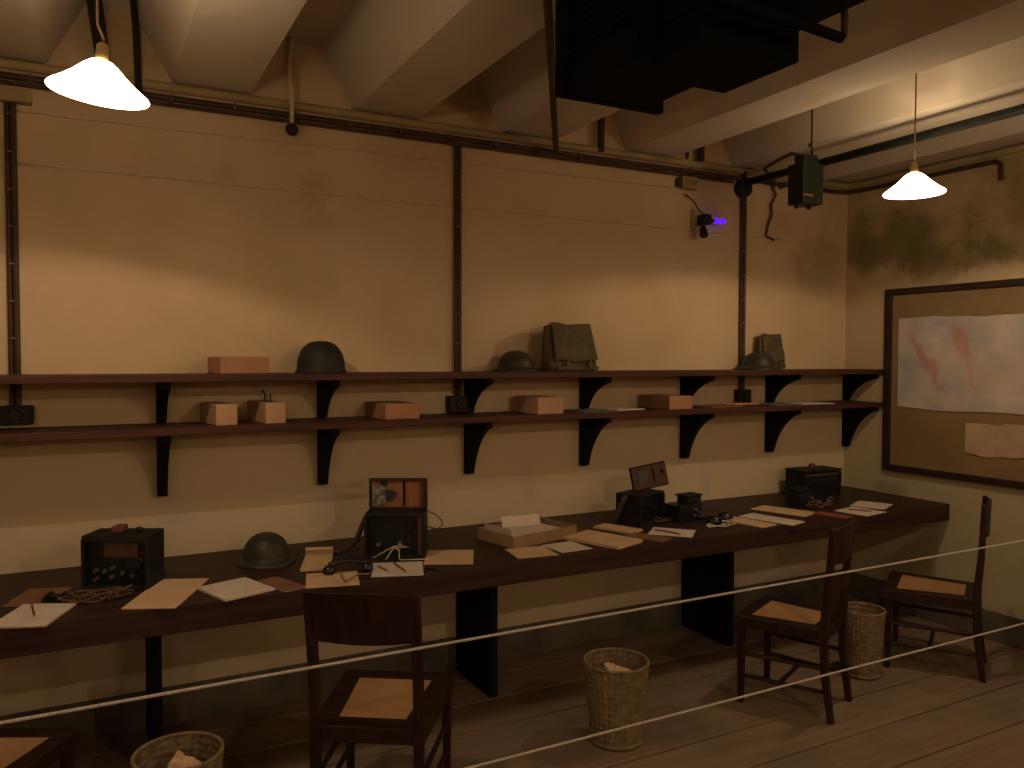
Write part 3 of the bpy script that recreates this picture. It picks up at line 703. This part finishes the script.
# ------------------------------------------------------------------ radios and telephones
def knob(mb, x, z, r, y=0, l=.016): mb.tube([(x, y, z), (x, y-l, z)], [r, r*.85], 14)
def wire_tangle(cx, cy_, z, n, rx, ry, m, label, seed, r=.0028, hh=.02):
    rr = random.Random(seed); pts = []
    for k in range(n*6):
        a = k*.9+rr.uniform(-.5,.5); f = rr.uniform(.35, 1)
        pts.append(Vector((cx+rx*f*math.cos(a), cy_+ry*f*math.sin(a), z+r+.001+hh*rr.random()*(.3+.7*(k % 3 == 0)))))
    # smooth (Catmull-Rom)
    out = []
    for i in range(1, len(pts)-2):
        p0, p1_, p2_, p3_ = pts[i-1:i+3]
        for s in range(5):
            q = s/5
            v = .5*((2*p1_)+(-p0+p2_)*q+(2*p0-5*p1_+4*p2_-p3_)*q*q+(-p0+3*p1_-3*p2_+p3_)*q**3)
            v.z = max(v.z, z+r+.0005); out.append(v)
    return tag(MB().tube(out, r, 6).build('wire_coil', m, smooth=True), label, 'wire')

# 1: left radio, facing the camera
RZ = math.radians(-27)
def radio_case(name, label, x, y, rz, w, d, h, open_front=True, top_lip=.012):
    t = thing(name, label, 'radio', (x, y, ZD+.0005), rz)
    m = MB(); th = .012
    m.box(-w/2, w/2, 0, d, 0, th).box(-w/2, w/2, .006, d, h-th, h).box(-w/2, w/2, d-th, d, th, h-th)
    m.box(-w/2, -w/2+th, 0, d-th, th, h-th).box(w/2-th, w/2, 0, d-th, th, h-th)
    m.build('case', blackmetal if name != 'field_telephone' else oak, t, bevel=.003)
    return t
p = on(81, 591, 2, ZD)
fx = Vector((math.cos(RZ), math.sin(RZ), 0)); fy = Vector((-math.sin(RZ), math.cos(RZ), 0))
w1 = .25; o1 = p + fx*(w1/2)
R1 = radio_case('radio_set', 'black military radio with knobs and open front at left desk end', o1.x, o1.y, RZ, w1, .15, .205)
MB().box(-w1/2+.013, w1/2-.013, .035, .045, .013, .192).build('control_panel', bakelite, R1)
MB().box(-.055, .075, .0285, .0345, .118, .178).build('name_plate', brownlabel, R1, bevel=.002)
MB().box(.062, .095, .0285, .0345, .100, .116).build('name_plate', brownlabel, R1)
for kx, kz, m_ in ((-.083,.068,steel), (-.05,.066,steel), (-.083,.036,steel), (-.02,.078,steel), (-.022,.045,brass), (.02,.060,steel), (.055,.050,steel), (.09,.062,bakelite)):
    m = MB(); knob(m, kx, kz, .0095, .0348); m.build('knob', m_ if m_ is not steel else mat('worn_knob', (.06,.06,.05), .4, spec=.5), R1)
m = MB(); m.lathe([(0,0),(.032,0),(.034,.006),(.030,.012),(0,.014)], 28, T=Matrix.Translation((.055,.0345,.085)) @ Matrix.Rotation(PI/2,4,'X')); m.build('dial', bakelite, R1)
MB().box(-.035, .005, .05, .11, .2055, .232).build('top_strap', darkred, R1, bevel=.006)
m = MB().lathe([(0,.018),(.010,.016),(.014,.008),(.008,0),(0,0)], 16, c=(.055,.09,.2055)); m.build('top_knob', bakelite, R1)
MB().box(-w1/2+.01, w1/2-.01, -.012, .005, .186, .198).build('front_lip', blackmetal, R1, bevel=.002)
q = o1 - fy*.10
wire_tangle(q.x-.02, q.y+.0, ZD, 11, .13, .05, darkwire, 'heap of brown wires in front of the left radio', 4, .0035, hh=.045)
wire_tangle(q.x-.14, q.y+.05, ZD, 6, .05, .05, blackmetal, 'small black wire coil at left corner of the left radio', 6, .004, hh=.03)
hs = on(112, 603, 2, ZD)
# 2: open-lid radio
p = on(364, 558.5, 2, ZD); w2 = .262; o2 = p + fx*(w2/2)
R2 = radio_case('radio_set', 'wooden-cased radio with raised orange lid at centre-left of desk', o2.x, o2.y, RZ, w2, .17, .192)
lid = MB().box(-w2/2, w2/2, .158, .170, .194, .327).box(-w2/2, -w2/2+.008, .138, .158, .194, .327).box(w2/2-.012, w2/2, .138, .158, .194, .327).box(-w2/2+.008, w2/2-.012, .138, .158, .319, .327).build('lid', oak, R2, bevel=.002)
MB().box(-w2/2+.009, w2/2-.032, .154, .1578, .198, .318).build('lid_lining', orangewood, lid)
m = MB().prism([(-.118,.20),(-.10,.206),(-.072,.206),(-.052,.225),(-.046,.262),(-.06,.300),(-.088,.302),(-.098,.288),(-.118,.292)], lambda a, b: (a,.1535,b), lambda a, b: (a,.1485,b)); m.build('printed_card', paleprint, lid)
m = MB().prism([(-.058,.232),(-.035,.226),(-.012,.250),(-.004,.266),(-.03,.276),(-.058,.274)], lambda a, b: (a,.148,b), lambda a, b: (a,.140,b)); m.build('cloth_pad', navy, lid, bevel=.002)
m = MB().lathe([(0,0),(.018,0),(.016,.006),(0,.008)], 16, T=Matrix.Translation((-.065,.1535,.308)) @ Matrix.Rotation(PI/2,4,'X')); m.build('lid_catch', blackmetal, lid)
MB().box(.022, .030, .146, .1535, .205, .320).build('lid_strap', blackwood, lid)
MB().box(w2/2-.031, w2/2-.0125, .140, .1575, .196, .318).build('lid_block', redwood, lid)
MB().box(-w2/2+.013, w2/2-.013, .06, .07, .013, .179).build('control_panel', bakelite, R2)
for kx, kz, r_ in ((-.075,.05,.010), (-.02,.08,.014), (.02,.055,.010), (.06,.09,.016), (-.06,.12,.012), (.03,.13,.012)):
    m = MB(); knob(m, kx, kz, r_, .0595, .02); m.build('knob', bakelite if r_ > .011 else steel, R2)
MB().box(w2/2-.028, w2/2-.0125, .0, .058, .014, .178).build('inner_side', redwood, R2, bevel=.002)
def loc2(O, x, y, z): v = O + fx*x + fy*y; return Vector((v.x, v.y, ZD+z))
m = MB(); P = [loc2(o2, -w2/2-.006, .08, .165), loc2(o2, -w2/2-.022, .09, .13), loc2(o2, -w2/2-.05, .11, .06), loc2(o2, -w2/2-.085, .12, .018), loc2(o2, -w2/2-.135, .12, .008), loc2(o2, -w2/2-.16, .10, .008), loc2(o2, -w2/2-.12, .075, .008)]
m.tube(P, [.010,.012,.013,.012,.009,.007,.007], 8)
for v in m.bm.verts: pass
st = m.build('carrying_strap', mat('strap_webbing', (.07,.045,.025), .9), smooth=True); st.parent = R2; st.matrix_parent_inverse = (Matrix.Translation(R2.location) @ Matrix.Rotation(RZ,4,'Z')).inverted()
wires('loose_wire', [loc2(o2, w2/2+.005, .09, .19), loc2(o2, w2/2+.04, .10, .175), loc2(o2, w2/2+.070, .10, .145), loc2(o2, w2/2+.072, .09, .125), loc2(o2, w2/2+.05, .085, .112), loc2(o2, w2/2+.02, .08, .118), loc2(o2, w2/2+.006, .08, .125)], .003, darkwire, 'thin red-brown wire looping from right side of orange-lid radio', 'wire')
wires('loose_wire', [loc2(o2, -.09, -.02, .006), loc2(o2, -.04, -.02, .035), loc2(o2, .0, -.015, .055), loc2(o2, .03, -.02, .062), loc2(o2, .07, -.02, .055), loc2(o2, .0, -.022, .050), loc2(o2, -.03, -.045, .006)], .0028, whitewire, 'pale wire arching up in front of the orange-lid radio', 'wire')
wires('loose_wire', [loc2(o2, .0, -.028, .055), loc2(o2, .025, -.03, .045), loc2(o2, .03, -.05, .006), loc2(o2, .12, -.035, .005), loc2(o2, .17, -.03, .005)], .0028, whitewire, 'pale wire trailing right from the orange-lid radio', 'wire')
# handset on the cream sheet
def handset(p0, p1, z, label, rr=.013, cup=.026):
    a, b = Vector(p0), Vector(p1); L_ = (b-a).length; ang = math.atan2(b.y-a.y, b.x-a.x)
    t = thing('telephone_handset', label, 'telephone', ((a.x+b.x)/2, (a.y+b.y)/2, z), ang)
    n = 12; MB().tube([(-L_/2+L_*k/n, 0, cup+.008+.014*math.sin(PI*k/n)) for k in range(n+1)], [rr*(1-.25*math.sin(PI*k/n)) for k in range(n+1)], 10).build('grip', bakelite, t, smooth=True)
    for s in (-1, 1):
        MB().lathe([(0,.0),(cup*.8,.0),(cup,.008),(cup*.95,.020),(cup*.5,.034),(0,.036)], 20, c=(s*L_/2,0,0)).build('ear_cup' if s < 0 else 'mouth_cup', bakelite, t, smooth=True)
    return t
a = on(329, 572, 2, ZD+.01); b = on(367, 569, 2, ZD+.01)
handset((a.x,a.y), (b.x,b.y), ZD+.0025, 'black telephone handset lying across the cream sheet')
m = on(362, 570, 2, ZD+.02)
wires('loose_wire', [on(340,570,2,ZD+.03), on(342,577,2,ZD+.02), on(345,582,2,ZD+.006), on(352,578,2,ZD+.010), on(358,574,2,ZD+.02), on(366,574,2,ZD+.008), on(372,573,2,ZD+.006)], .0035, tanwire, 'brown cord of the black handset on the cream sheet', 'wire')

# 3: radio with propped lid
rz3 = math.radians(20); f3x = Vector((math.cos(rz3), math.sin(rz3), 0)); f3y = Vector((-math.sin(rz3), math.cos(rz3), 0))
p = on(641, 527, 2, ZD); w3 = .235; o3 = p + f3x*(w3/2)
R3 = radio_case('radio_set', 'black box radio with small tilted lid on desk right of tray', o3.x, o3.y, rz3, w3, .16, .160)
MB().box(-w3/2+.013, w3/2-.013, .03, .04, .013, .147).build('control_panel', bakelite, R3)
for kx, kz in ((-.06,.06), (-.01,.09), (.05,.06)):
    m = MB(); knob(m, kx, kz, .013, .0295); m.build('knob', bakelite, R3)
T3 = Matrix.Translation((.070, .060, .172)) @ Matrix.Rotation(math.radians(-30),4,'Z') @ Matrix.Rotation(math.radians(-9),4,'Y') @ Matrix.Rotation(math.radians(-8),4,'X')
lid = MB().box(-.105, .108, -.006, .006, 0, .130, T3).build('lid', blackwood, R3, bevel=.002)
MB().box(-.099, .102, -.0085, -.0065, .006, .124, T3).build('lid_lining', redwood, lid)
MB().box(-.07, -.012, -.012, -.009, .035, .10, T3).build('lid_notice', mat('green_grey_card', (.05,.06,.035), .8, (.09,.09,.05), 40), lid)
MB().box(.022, .028, -.013, -.009, .03, .11, T3).box(.07, .084, -.014, -.009, .07, .09, T3).build('lid_strap', blackwood, lid)
def loc3(x, y, z): v = o3 + f3x*x + f3y*y; return Vector((v.x, v.y, ZD+z))
st = MB().tube([loc3(-w3/2-.006, .09, .155), loc3(-w3/2-.018, .10, .13), loc3(-w3/2-.035, .12, .07), loc3(-w3/2-.05, .125, .012)], [.014,.016,.016,.010], 8).build('carrying_strap', mat('strap_leather', (.05,.03,.02), .8), smooth=True)
st.parent = R3; st.matrix_parent_inverse = (Matrix.Translation(R3.location) @ Matrix.Rotation(rz3,4,'Z')).inverted()
# black apparatus next to it
p = on(685, 522, 2, ZD)
t = thing('telegraph_set', 'black bakelite apparatus with raised top beside the tilted-lid radio', 'telegraph', (p.x+.03, p.y+.055, ZD+.0005), math.radians(8))
MB().box(-.085, .085, -.06, .06, 0, .090).build('base_box', bakelite, t, bevel=.006)
MB().box(.0, .11, -.035, .045, .0905, .125).build('top_box', blackmetal, t, bevel=.006)
MB().box(-.01, .118, -.04, .05, .1255, .134).build('top_plate', blackmetal, t, bevel=.003)
m = MB()
for k, (x, z) in enumerate(((.02,.03), (.05,.045), (.03,.06), (.06,.02))): knob(m, x, z, .008, -.0605, .014)
m.build('terminals', steel, t)
MB().tube([(.085,-.03,.0),(.085,-.03,.06)], .020, 14).build('battery_cell', bakelite, t)
def headphones(c, rz, label, s=1):
    t = thing('headphones', label, 'headphones', (c[0], c[1], ZD+.0005), rz)
    for sx in (-1, 1):
        MB().lathe([(0,0),(.024*s,0),(.033*s,.010),(.035*s,.026),(.026*s,.044),(.010*s,.050),(0,.050)], 22, c=(sx*.050*s, sx*.012, .0)).build('ear_cup', bakelite, t, smooth=True)
    n = 16; MB().tube([(.052*s*math.cos(PI*k/n), .09*s*math.sin(PI*k/n), .044-.036*math.sin(PI*k/n)**.7) for k in range(n+1)], .005, 8).build('headband', bakelite, t, smooth=True)
p = on(717, 524, 2, ZD); headphones((p.x+.03, p.y+.015), math.radians(10), 'black headphones on desk among pale wires, mid right', 1.25)
wire_tangle(p.x-.02, p.y-.05, ZD, 5, .12, .04, whitewire, 'tangle of pale wires in front of the mid-right headphones', 12, .0026, .02)
p = on(655, 522, 2, ZD)
wire_tangle(p.x+.03, p.y-.02, ZD, 3, .08, .03, darkwire, 'brown wires before the tilted-lid radio', 15, .003, .02)

# 4: far radio
p = on(799, 500, 2, ZD) + Vector((.06,.0,0)); w4 = .31; o4 = p + Vector((w4/2, 0, 0))
R4 = radio_case('radio_set', 'closed-top black radio nearest the right corner of the desk', o4.x, o4.y, math.radians(-3), w4, .17, .165)
MB().box(-w4/2+.013, w4/2-.013, .012, .022, .013, .152).build('control_panel', bakelite, R4)
MB().box(-w4/2-.003, w4/2+.003, -.004, .174, .1655, .173).build('lid', blackmetal, R4, bevel=.002)
MB().box(-w4/2+.02, w4/2-.02, .009, .0115, .138, .146).build('trim_strip', brownlabel, R4)
m = MB().lathe([(0,0),(.016,0),(.012,.008),(.020,.018),(.018,.030),(0,.034)], 18, c=(-.02,.08,.1735)); m.build('carry_knob', darkred, R4, smooth=True)
for kx in (-.09, -.02, .06, .11):
    m = MB(); knob(m, kx, .075, .013, .0115); m.build('knob', bakelite, R4)
p = on(800, 509, 2, ZD) + Vector((.085,0,0))
t = thing('telegraph_set', 'small black apparatus in front of the right corner radio', 'telegraph', (p.x-.0, p.y+.075, ZD+.0005), math.radians(5))
MB().box(-.065, .065, -.05, .05, 0, .085).build('base_box', bakelite, t, bevel=.005)
MB().box(-.06, .045, -.035, .045, .0855, .105).build('top_plate', blackmetal, t, bevel=.003)
m = MB(); knob(m, .03, .05, .010, -.0505, .014); knob(m, .045, .03, .008, -.0505, .014); m.build('terminals', steel, t)
p = on(835, 505, 2, ZD); headphones((p.x-.02, p.y+.03), math.radians(20), 'black headphones lying at the foot of the right corner radio', .95)
p = on(822, 507, 2, ZD); wire_tangle(p.x-.02, p.y-.0, ZD, 6, .12, .05, darkwire, 'brown wire tangle before the right corner radio', 21, .004, .035)

# ------------------------------------------------------------------ helmets
def brodie(x, y, z, r, h, label, rz=0, q=.76):
    t = thing('steel_helmet', label, 'helmet', (x, y, z+.0005), rz)
    rd = r*q
    out = [(r*.985, 0), (r, .003), (r*.93, .012), (rd*1.05, .020)] + [(rd*math.cos(a*PI/2/12)**.85, .022+(h-.022)*math.sin(a*PI/2/12)) for a in range(0, 12)] + [(0, h)]
    inn = [(0, h-.004)] + [(max(0, rd*math.cos(a*PI/2/12)**.85-.004), .020+(h-.026)*math.sin(a*PI/2/12)) for a in range(11, -1, -1)] + [(r*.96, .001), (r*.985, 0)]
    MB().lathe(out, 44, sy=1.08).build('shell', helmetg, t, smooth=True)
    MB().lathe([(rd*.93, .006), (rd*.97,.016), (rd*.90,.03)], 32, sy=1.08).build('liner_band', mat('liner_leather', (.05,.03,.02), .8), t, smooth=True)
    return t
p = on(268, 567, 2, ZD); brodie(p.x+.01, p.y+.09, ZD, .125, .125, 'olive steel brimmed helmet lying on the desk', q=.79)
brodie(1.93, -.160, ZS1, .120, .108, 'olive brimmed helmet on upper shelf beside the large satchel')
brodie(3.60, -.172, ZS1, .128, .108, 'olive brimmed helmet on the upper shelf before the small satchel')
t = thing('steel_helmet', 'tall round dark helmet on the upper shelf right of a parcel', 'helmet', (.927, -.155, ZS1+.0005))
pr = [(.112, 0), (.116, .004), (.109, .014)] + [(.107*math.cos(a*PI/2/12)**.72, .02+.125*math.sin(a*PI/2/12)) for a in range(0, 12)] + [(0, .145)]
MB().lathe(pr, 44, sy=1.12).build('shell', mat('dark_helmet_paint', (.022,.020,.015), .6, (.016,.014,.011), 15, bump=.1, bump_scale=120, spec=.25), t, smooth=True)
MB().tube([(.108*math.cos(2*PI*k/32), .121*math.sin(2*PI*k/32), .004) for k in range(33)], .003, 6).build('rim', blackmetal, t, smooth=True)

# ------------------------------------------------------------------ satchels
def satchel(x, y, z, w, d, h, label, rz=0, slump=.04):
    t = thing('canvas_satchel', label, 'satchel', (x, y, z+.001), rz)
    rnd = random.Random(int(x*100))
    m = MB()
    def body(u, v):      # front/back wrap: u round the bag, v height
        a = u*2*PI; cx_ = abs(math.cos(a))**.45*math.copysign(1, math.cos(a)); sx_ = abs(math.sin(a))**.6*math.copysign(1, math.sin(a))
        k = 1-.18*v + .05*math.sin(PI*v)
        top = 1-.55*v
        return (cx_*w/2*(1-.10*v) + slump*v*.3, sx_*d/2*top + .25*d*v, v*h*(.97+.03*math.sin(a*2)) + .0)
    G = [[m.bm.verts.new(body(i/40, j/10)) for j in range(11)] for i in range(40)]
    for i in range(40):
        for j in range(10): m.bm.faces.new((G[i][j], G[(i+1)%40][j], G[(i+1)%40][j+1], G[i][j+1]))
    m.bm.faces.new([G[i][0] for i in range(40)][::-1]); m.bm.faces.new([G[i][10] for i in range(40)])
    m.build('bag_body', canvasm, t, smooth=True)
    def flap(u, v):
        zt = h*1.005; x_ = (u-.5)*w*(.84+.10*v)+slump*.3*(1-v)
        if v < .2: return (x_, .25*d+.26*d - v/.2*(.50*d), zt+.004+.004*math.sin(u*9))
        f = (v-.2)/.8
        return (x_, .25*d+.02*d-.32*d - f*(.42*d)-.004, zt - f*h*.80 + .006*math.sin(u*7+1) + .003)
    MB().grid(flap, 16, 20, th=(0,-.005,.0)).build('flap', canvasm, t, smooth=True)
    for s in (-.25, .25):
        MB().box(s*w-.010, s*w+.010, -.5*d-.016, -.5*d-.006, h*.06, h*.22).build('buckle_strap', mat('webbing', (.12,.10,.055), .9), t, bevel=.002)
    MB().tube([(w*.40, .1*d, h*.9), (w*.46, 0, h*.75), (w*.50, -.02, h*.45), (w*.53, -.02, h*.15), (w*.50, -.03, .012)], .011, 8).build('shoulder_strap', canvasm, t, smooth=True)
    MB().box(-w*.46, w*.46, -.5*d-.009, -.5*d+.004, .004, h*.10).build('hem', canvasm, t, bevel=.004)
    return t
satchel(2.255, -.150, ZS1, .36, .13, .245, 'large khaki canvas satchel standing on the upper shelf', math.radians(17))
satchel(3.80, -.068, ZS1, .235, .070, .215, 'small khaki canvas satchel on the upper shelf behind a helmet', math.radians(12))

# ------------------------------------------------------------------ parcels
def parcel(x0, x1, y0, y1, z, h, label, rz=0, m_=kraft):
    w, d = x1-x0, y1-y0
    t = thing('wrapped_parcel', label, 'parcel', ((x0+x1)/2, (y0+y1)/2, z+.0006), rz, 'brown paper parcels on the shelves')
    MB().box(-w/2, w/2, -d/2, d/2, 0, h).build('wrapped_box', m_, t, bevel=.003)
    # folded paper flaps on the ends
    e = .0012
    m = MB().prism([(-w/2+.004, 0.003), (w/2-.004, 0.003), (0, h*.62)], lambda a, b: (a, -d/2-e, b), lambda a, b: (a, -d/2-.0001, b)); m.build('end_flap', m_, t)
    m = MB().box(-w/2-.0008, w/2+.0008, -.0015, .0015, -.0, h+.0012); 
    m.build('string', mat('parcel_string', (.30,.19,.10), .9), t)
    return t
k2 = mat('pale_kraft_paper', (.46,.28,.17), .85, (.40,.235,.135), 7, bump=.1, bump_scale=20)
parcel(.465, .67, -.245, -.030, ZS1, .072, 'flat brown parcel on the upper shelf at left', .12)
parcel(.437, .525, -.285, -.02, ZS2, .088, 'small brown parcel on the lower shelf, leftmost', .13, k2)
parcel(.640, .728, -.275, -.015, ZS2, .090, 'small brown parcel on lower shelf, second from left', .13, k2)
parcel(1.18, 1.35, -.285, -.02, ZS2, .072, 'wide brown parcel on the lower shelf left of the middle conduit', .06)
parcel(1.98, 2.135, -.295, -.045, ZS2, .084, 'pale brown parcel on the lower shelf below the large satchel', .03, k2)
parcel(2.815, 2.980, -.300, -.03, ZS2, .074, 'dark brown parcel on lower shelf, the rightmost one')
def shelf_paper(x0, x1, y0, y1, label, m_=paperw, th=.004, name='paper_sheet', cat='paper', rz=.08, z=ZS2):
    w, d = x1-x0, y1-y0
    tag(MB().box(-w/2, w/2, -d/2, d/2, 0, th).build(name, m_, loc=((x0+x1)/2, (y0+y1)/2, z+.0006), rot=(0,0,rz)), label, cat)
shelf_paper(2.28, 2.50, -.28, -.10, 'grey papers on the lower shelf right of the pale parcel', paleprint, .003, rz=-.05)
shelf_paper(2.46, 2.66, -.285, -.12, 'white papers on lower shelf over the grey papers', paperw, .006, rz=.12, z=ZS2+.0036)
shelf_paper(3.14, 3.40, -.26, -.08, 'brown folder on the lower shelf under the orange pencils', brownc, .005, 'folder', 'folder')
shelf_paper(3.66, 3.86, -.26, -.08, 'grey sheet on the lower shelf near the small satchel side', paleprint, .003, rz=.1)
shelf_paper(3.88, 4.14, -.28, -.10, 'white sheet on the lower shelf nearest the right corner', paperw, .004, rz=-.08)
orange = mat('orange_pencil_paint', (.50,.17,.05), .5)
for i, (x, yv, a, lb) in enumerate([(3.36,-.20,.5,'orange pencil on lower shelf, leftmost of three'), (3.42,-.23,.15,'orange pencil on lower shelf, middle of three'), (3.47,-.20,-.35,'orange pencil on lower shelf, rightmost of three')]):
    t = thing('pencil', lb, 'pencil', (x, yv, ZS2+.012), a)
    MB().tube([(-.08,0,0),(.07,0,0)], .0065, 6).build('shaft', orange, t); MB().tube([(.07,0,0),(.092,0,0)], [.0065,.001], 6).build('tip', paperc, t)
# bent wire clip behind second parcel
t = tag(MB().tube([(.70,-.03,ZS2+.001),(.70,-.03,ZS2+.11),(.695,-.03,ZS2+.135),(.685,-.03,ZS2+.13)], .004, 6).tube([(.725,-.03,ZS2+.001),(.725,-.03,ZS2+.12)], .003, 6).build('wire_hook', blackmetal, smooth=True), 'bent black wire hook on the wall behind second small parcel', 'hook')

# ------------------------------------------------------------------ world and colour management
w = bpy.data.worlds.new('world'); bpy.context.scene.world = w; w.use_nodes = True
w.node_tree.nodes['Background'].inputs['Color'].default_value = (.02,.015,.01,1); w.node_tree.nodes['Background'].inputs['Strength'].default_value = .2
vs = bpy.context.scene.view_settings; vs.view_transform = 'Standard'; vs.look = 'None'; vs.exposure = .47; vs.gamma = 1; vs.use_curve_mapping = False
